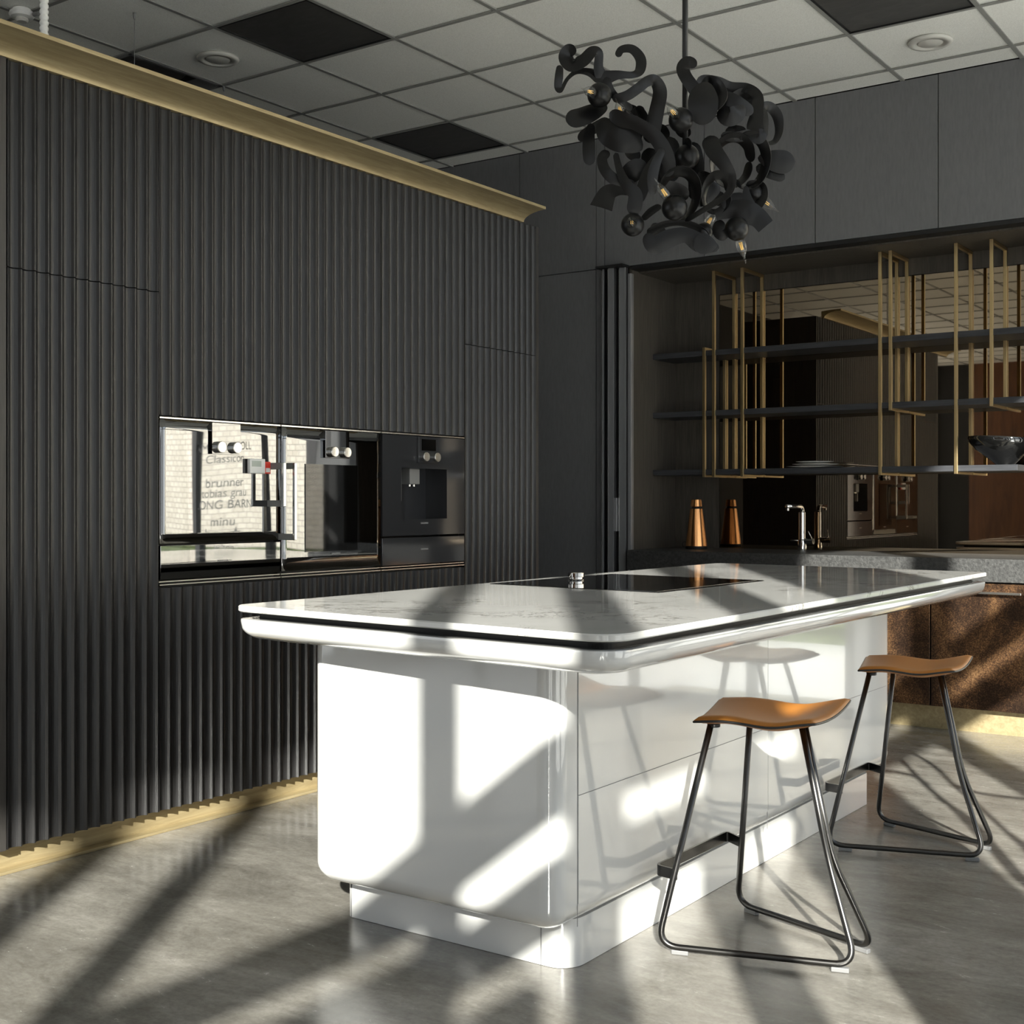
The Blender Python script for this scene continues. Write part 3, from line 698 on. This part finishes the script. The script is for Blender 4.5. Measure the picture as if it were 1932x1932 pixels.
def uplift(x, y, h):
    u = (x-CX)/F; w_ = -(y-CY)/F; c_, s_ = math.cos(YAW), math.sin(YAW); t_ = HC/-w_
    g0 = Vector(((c_*u-s_)*t_, (s_*u+c_)*t_, 0)); return g0+Vector((math.sin(SUN_AZ), -math.cos(SUN_AZ), 0))*h/math.tan(SUN_EL)+Vector((0, 0, h))
t = thing('wire_chair', 'black bent wire lounge chair standing by the glazing, only its thin shadows are in view', 'chair', (-.6, 4.2, 0))
rails = [([(1690,1418),(1712,1416),(1735,1428),(1768,1450),(1800,1482),(1836,1512),(1900,1570),(1975,1640)], .78), ([(1690,1418),(1712,1445),(1745,1480),(1775,1506),(1795,1523),(1850,1580),(1920,1660)], .76), ([(1770,1506),(1830,1545),(1880,1600),(1960,1690)], .70), ([(1800,1480),(1850,1497),(1940,1508),(2000,1515)], .74), ([(1640,1458),(1685,1456),(1725,1465),(1750,1480)], .86)]
for ps, h in rails:
    bm = bmesh.new(); tube(bm, [uplift(x, y, h) for x, y in catmull(ps, 5)], .013, 8); link('wire_rail', bm, 'rod', t, True)
for x, y in ((1900,1570),(1920,1660),(1940,1508)):
    p = uplift(x, y, .76); bm = bmesh.new(); tube(bm, [p, (p.x+.05, p.y, .001)], .011, 8); link('leg', bm, 'rod', t, True)

# ================================================================ CHANDELIER
CY0, CX0 = 3.80, -1.955; CZ0 = 2.337
RV = Vector((math.cos(YAW), math.sin(YAW), 0)); FV = Vector((-math.sin(YAW), math.cos(YAW), 0)); UV_ = Vector((0, 0, 1))
SCL = 1/566./3.22
def CP(x, y, d):   # drawing units of the lamp: x right, y down, d metres towards the back
    return Vector((CX0, CY0, CZ0)) + RV*((x-1008)*SCL) - UV_*((y-934)*SCL) + FV*d
ch = thing('chandelier', 'black sculptural chandelier of curling steel ribbons with flame bulbs above the island', 'chandelier', (CX0, CY0, ZC))
bm = bmesh.new(); tube(bm, [(CX0, CY0, ZC-.001), (CX0, CY0, CZ0-.03)], .0095, 16); link('rod', bm, 'rod', ch, True)
bm = bmesh.new(); lathe(bm, (CX0, CY0, ZC-.032), [(.06, 0), (.065, .004), (.065, .031)], 32); link('ceiling_plate', bm, 'rod', ch, 30)
def ribbon(pts, wd, roll=0, roll2=None, ends='round', part='steel_ribbon', matn='kelp'):
    """pts: (x, y, depth) ; wd width(s) in drawing units ; roll: 0 = face to the viewer, pi/2 = edge to the viewer"""
    if isinstance(wd, (int, float)): wd = [wd]*len(pts)
    roll2 = roll if roll2 is None else roll2
    q = catmull([(*p, w_) for p, w_ in zip(pts, wd)], 7); n = len(q); bm = bmesh.new(); Ls = []
    tot = 0; acc = [0]
    for a, b in zip(q, q[1:]): tot += math.hypot(b[0]-a[0], b[1]-a[1])+1e-6; acc.append(tot)
    pos = [CP(a[0], a[1], a[2]) for a in q]; prevn = None
    for i, a in enumerate(q):
        T = (pos[min(i+1, n-1)]-pos[max(i-1, 0)]).normalized()
        s = acc[i]/tot; rl = roll+(roll2-roll)*s
        inpl = T.cross(FV).normalized(); dep = T.cross(inpl).normalized()
        wv_ = inpl*math.cos(rl)+dep*math.sin(rl)
        w_ = a[3]*SCL/2
        if 'round' in ends:
            de = min(acc[i] if ends != 'roundend' else 1e9, tot-acc[i])/(a[3]*.5+1e-6)
            if de < 1: w_ *= math.sqrt(max(.02, 1-(1-de)**2))
        nn_ = T.cross(wv_).normalized()*.0009
        cup = T.cross(wv_).normalized()*w_*.11
        Ls.append([pos[i]-wv_*w_+nn_, pos[i]+cup*.8+nn_, pos[i]+wv_*w_+nn_, pos[i]+wv_*w_-nn_, pos[i]+cup*.8-nn_, pos[i]-wv_*w_-nn_])
    # subdivide the cross section for a smooth cup
    rs = []
    for r in Ls:
        a, b, c = r[0], r[1], r[2]; d, e, f = r[3], r[4], r[5]
        up = [a, a*.45+b*.45+(b-(a+c)/2)*.28+ (a*.1+b*.0+c*.0)+b*.1-(a*0)] if False else [a, (a+b)/2+(b-(a+c)/2)*.22, b, (b+c)/2+(b-(a+c)/2)*.22, c]
        dn = [d, (d+e)/2+(e-(d+f)/2)*.22, e, (e+f)/2+(e-(d+f)/2)*.22, f]
        rs.append(up+dn)
    rings(bm, rs); return link(part, bm, matn, ch, 40)
H_ = PI/2
# star at the upper left
ribbon([(500,490,-.02),(478,430,-.03),(478,350,-.04),(440,345,-.05),(385,400,-.05),(320,415,-.03),(285,370,-.02),(300,325,-.02),(345,330,-.03)], [95,60,55,70,85,105,105,85,60], .1, .5)
ribbon([(480,500,-.02),(590,470,-.02),(690,462,-.01),(735,420,.01),(740,345,.02),(690,288,.02),(625,290,.02),(600,335,.02)], [110,55,40,62,68,58,48,42], .15)
ribbon([(510,500,-.02),(430,455,-.02),(350,455,-.03),(290,510,-.05),(250,585,-.06),(232,570,-.06),(238,500,-.06),(245,430,-.05)], [110,60,36,24,26,46,52,40], .3)
ribbon([(500,490,-.02),(545,560,-.02),(610,610,0),(690,650,.03)], [110,60,40,50], .2)
# bridge band
ribbon([(560,625,-.04),(640,615,-.05),(710,570,-.05),(770,520,-.04),(820,505,-.02),(855,560,0),(840,660,.02),(815,770,.03),(800,850,.04)], [50,60,62,62,70,86,92,104,100], .3, .1)
ribbon([(530,640,.0),(450,690,-.02),(370,735,-.04),(280,760,-.05)], [60,110,120,110], .3, .1)
ribbon([(560,700,.06),(470,740,.07),(400,780,.08),(390,820,.08)], [90,80,70,60], .4)
ribbon([(440,740,.02),(425,830,.0),(422,920,-.01),(428,1010,-.01)], [40,68,78,66], .1)
ribbon([(470,760,-.01),(540,820,-.04),(640,870,-.05),(740,930,-.04)], [70,170,180,60], .35, .1)
ribbon([(540,725,-.07),(610,770,-.08),(690,800,-.09),(790,870,-.10),(850,950,-.10),(890,1040,-.09),(870,1110,-.08)], [70,90,80,85,90,80,70], .5, .1)
ribbon([(640,620,.08),(720,640,.10),(740,740,.10),(720,830,.09)], [80,90,80,70], .6)
ribbon([(690,660,.05),(740,650,.05),(770,700,.04),(770,800,.04)], 60, .9)
ribbon([(540,930,-.02),(500,980,-.03),(520,1060,-.04),(590,1120,-.04),(700,1150,-.03)], [60,62,66,70,70], .2)
ribbon([(575,960,-.06),(600,1080,-.08),(640,1170,-.09),(690,1230,-.09),(675,1340,-.08)], [36,46,66,86,90], .5, .0)
ribbon([(850,960,-.08),(775,1070,-.09),(740,1170,-.09),(700,1270,-.08)], [50,66,80,70], .3)
ribbon([(650,1160,-.03),(590,1170,-.04),(530,1200,-.05),(490,1290,-.06)], [90,80,110,140], .2, ends='square')
ribbon([(620,1100,.0),(690,1050,-.02),(760,1000,-.03)], [90,125,90], .15)
ribbon([(790,1235,-.11),(785,1140,-.12),(810,1040,-.12),(850,960,-.11)], [44,64,56,40], .2)
ribbon([(760,1180,.08),(700,1120,.09),(720,1030,.09),(800,1000,.08)], 70, .5)
# centre
ribbon([(920,800,.06),(925,950,.06),(930,1090,.05)], [120,140,110], .2)
ribbon([(800,860,.08),(830,980,.09),(900,1080,.08)], [110,110,90], .4)
ribbon([(1040,830,.08),(1090,960,.08),(1090,1100,.07),(1080,1190,.06)], [150,110,90,80], .2)
ribbon([(1070,420,-.03),(1020,400,-.03),(985,440,-.04),(1000,500,-.05),(1050,570,-.05),(1090,620,-.04)], [60,80,80,76,78,80], .1)
ribbon([(1110,560,-.10),(1090,650,-.11),(1085,730,-.11),(1080,815,-.10)], [90,170,175,150], .1)
ribbon([(1080,590,-.08),(1120,530,-.08),(1175,560,-.09),(1200,640,-.10),(1160,700,-.10),(1100,720,-.10)], [50,46,60,78,80,70], 1.0, .4)
ribbon([(1090,540,.0),(1110,490,.0),(1200,500,.01),(1290,520,.02),(1390,530,.01),(1440,600,-.02),(1430,710,-.04),(1415,800,-.05),(1430,860,-.06),(1480,840,-.06)], [40,60,80,66,54,66,78,100,96,50], .5, .1)
ribbon([(1280,650,.02),(1310,590,.03),(1370,560,.03),(1420,590,.03),(1430,660,.02)], [70,86,90,80,60], .9, .5)
ribbon([(1180,640,-.06),(1260,660,-.07),(1330,690,-.07),(1400,720,-.06)], [120,110,90,60], .1)
ribbon([(1200,700,-.08),(1240,760,-.09),(1300,740,-.09),(1340,690,-.08)], [90,110,100,40], .3)
ribbon([(1260,780,.02),(1320,800,.02),(1380,780,.01)], [80,100,60], .3)
ribbon([(1470,860,-.04),(1480,740,-.02),(1480,660,.0),(1530,640,.02),(1580,690,.03),(1590,780,.03),(1560,850,.02),(1500,875,.0)], [50,60,60,60,64,50,36,24], .35)
ribbon([(1450,960,.0),(1520,975,-.01),(1590,990,-.01),(1670,995,-.01)], [40,110,140,120], .2)
ribbon([(1450,1000,.03),(1540,1040,.02),(1620,1080,.02)], [60,80,50], .2)
def loop(cx_, cy_, rx, ry, wd, roll, d0, dd, a0=0, a1=2*PI, n=11, tilt=0):
    ribbon([(cx_+rx*math.cos(a), cy_+ry*math.sin(a), d0+dd*math.sin(a+tilt)) for a in [a0+(a1-a0)*i/(n-1) for i in range(n)]], wd, roll)
loop(1290, 985, 115, 125, 80, 1.0, .0, .05)
loop(1390, 990, 105, 135, 75, .9, -.01, .04, -PI*.7, PI*.75)
loop(1190, 1190, 75, 95, 62, .8, -.03, .04)
loop(950, 890, 70, 70, 60, 1.0, -.03, .04, -.4, PI*.9)
loop(960, 1200, 110, 120, 95, 1.1, -.02, .06, -PI*.9, PI*.5)
loop(690, 700, 60, 70, 66, 1.0, .04, .04, -1, 2.6)
ribbon([(1130,870,-.08),(1150,960,-.10),(1210,1050,-.11),(1260,1130,-.10),(1240,1220,-.09),(1130,1290,-.08),(990,1375,-.07)], [110,100,80,56,44,40,34], .2, .6)
ribbon([(1210,850,-.05),(1300,860,-.05),(1400,840,-.05)], [50,60,70], .4)
ribbon([(1060,1240,.0),(1140,1190,.0),(1210,1120,.0)], [70,90,80], .2)
# lower pieces
ribbon([(770,1430,-.03),(860,1385,-.04),(960,1370,-.04),(1060,1390,-.03),(1140,1450,-.02)], [50,46,40,50,60], .7)
ribbon([(760,1440,-.05),(810,1510,-.05),(900,1470,-.05),(1000,1450,-.05),(1090,1500,-.05),(1200,1530,-.05)], [60,105,110,90,110,40], .15)
ribbon([(1040,1490,-.07),(1110,1510,-.07),(1180,1520,-.07)], [100,120,50], .1)
ribbon([(1190,1310,.0),(1290,1280,-.01),(1370,1300,-.02),(1440,1330,-.02),(1490,1385,-.02)], [60,110,150,120,110], .1, ends='square')
ribbon([(1370,1140,-.02),(1375,1210,-.02),(1390,1290,-.02)], [24,60,110], .1)
ribbon([(1230,1260,-.01),(1300,1220,-.01),(1370,1210,-.02)], [90,80,60], .1)
ribbon([(1390,1110,.04),(1470,1120,.03),(1485,1190,.02),(1440,1270,.02)], [60,70,66,60], .5)
ribbon([(1230,1330,.02),(1220,1400,.02),(1270,1440,.02)], [70,80,60], .3)
ribbon([(860,1250,.0),(800,1290,-.01),(745,1345,-.02)], [40,50,36], .3)
ribbon([(860,1130,.04),(960,1140,.05),(1040,1180,.05)], [110,110,90], .5)
for s in ((700,900),(880,770),(1010,760),(1150,1060),(860,1380),(1230,1180)):
    ribbon([(s[0]-40,s[1]-40,.05),(s[0],s[1],.06),(s[0]+45,s[1]+30,.05)], [60,90,60], .6)
# spheres and bulbs
BL = [((480,615,-.06),(395,627,-.13),73), ((640,720,.02),(600,675,-.04),62), ((960,780,-.09),(890,757,-.15),73), ((1018,955,0),None,76), ((920,1305,-.10),(840,1210,-.13),76), ((675,1398,-.08),(652,1412,-.17),69),
      ((1115,1415,.0),(1165,1330,.02),60), ((1312,1402,-.03),(1340,1510,-.03),72), ((1440,1160,.04),(1505,1215,.03),55)]
for k, (c_, b_, r_) in enumerate(BL):
    c0 = CP(*c_); R_ = r_*SCL
    ax = Vector((0, 0, 1)) if b_ is None else (CP(*b_)-c0).normalized()
    bm = bmesh.new(); bmesh.ops.create_uvsphere(bm, u_segments=32, v_segments=20, radius=R_); bmesh.ops.translate(bm, verts=bm.verts, vec=c0)
    sph = link('lamp_holder', bm, 'kelp', ch, True)
    if b_ is None:
        bm = bmesh.new(); lathe(bm, c0-Vector((0, 0, R_+.014)), [(.008, 0), (.009, .018)], 14); link('end_stud', bm, 'rod', ch, 30); continue
    q0 = c0+ax*R_*.93
    bm = bmesh.new(); lathe(bm, q0-ax*.006, [(.0165, 0), (.0175, .006), (.015, .007)], 20, ax); link('collar', bm, 'kelp', ch, 30)
    tip = Vector((0, 0, -1))*.0
    bm = bmesh.new(); lathe(bm, q0, [(.012, 0), (.0165, .012), (.0175, .022), (.015, .036), (.009, .05), (.0035, .062), (.0022, .076), (.0008, .082)], 20, ax)
    bl = link('bulb', bm, 'bulb', ch, True)
    bm = bmesh.new(); sd = ax.orthogonal().normalized(); s2 = ax.cross(sd)
    for g_ in range(4):
        o_ = (sd*math.cos(g_*H_)+s2*math.sin(g_*H_))*.005
        tube(bm, [q0+o_+ax*.010, q0+o_*.7+ax*.036], .0012, 6)
    o = link('filament', bm, 'filament', bl, True)
# fix the origin bookkeeping of sub-parts: children of parts sit in world space
bpy.context.view_layer.update()
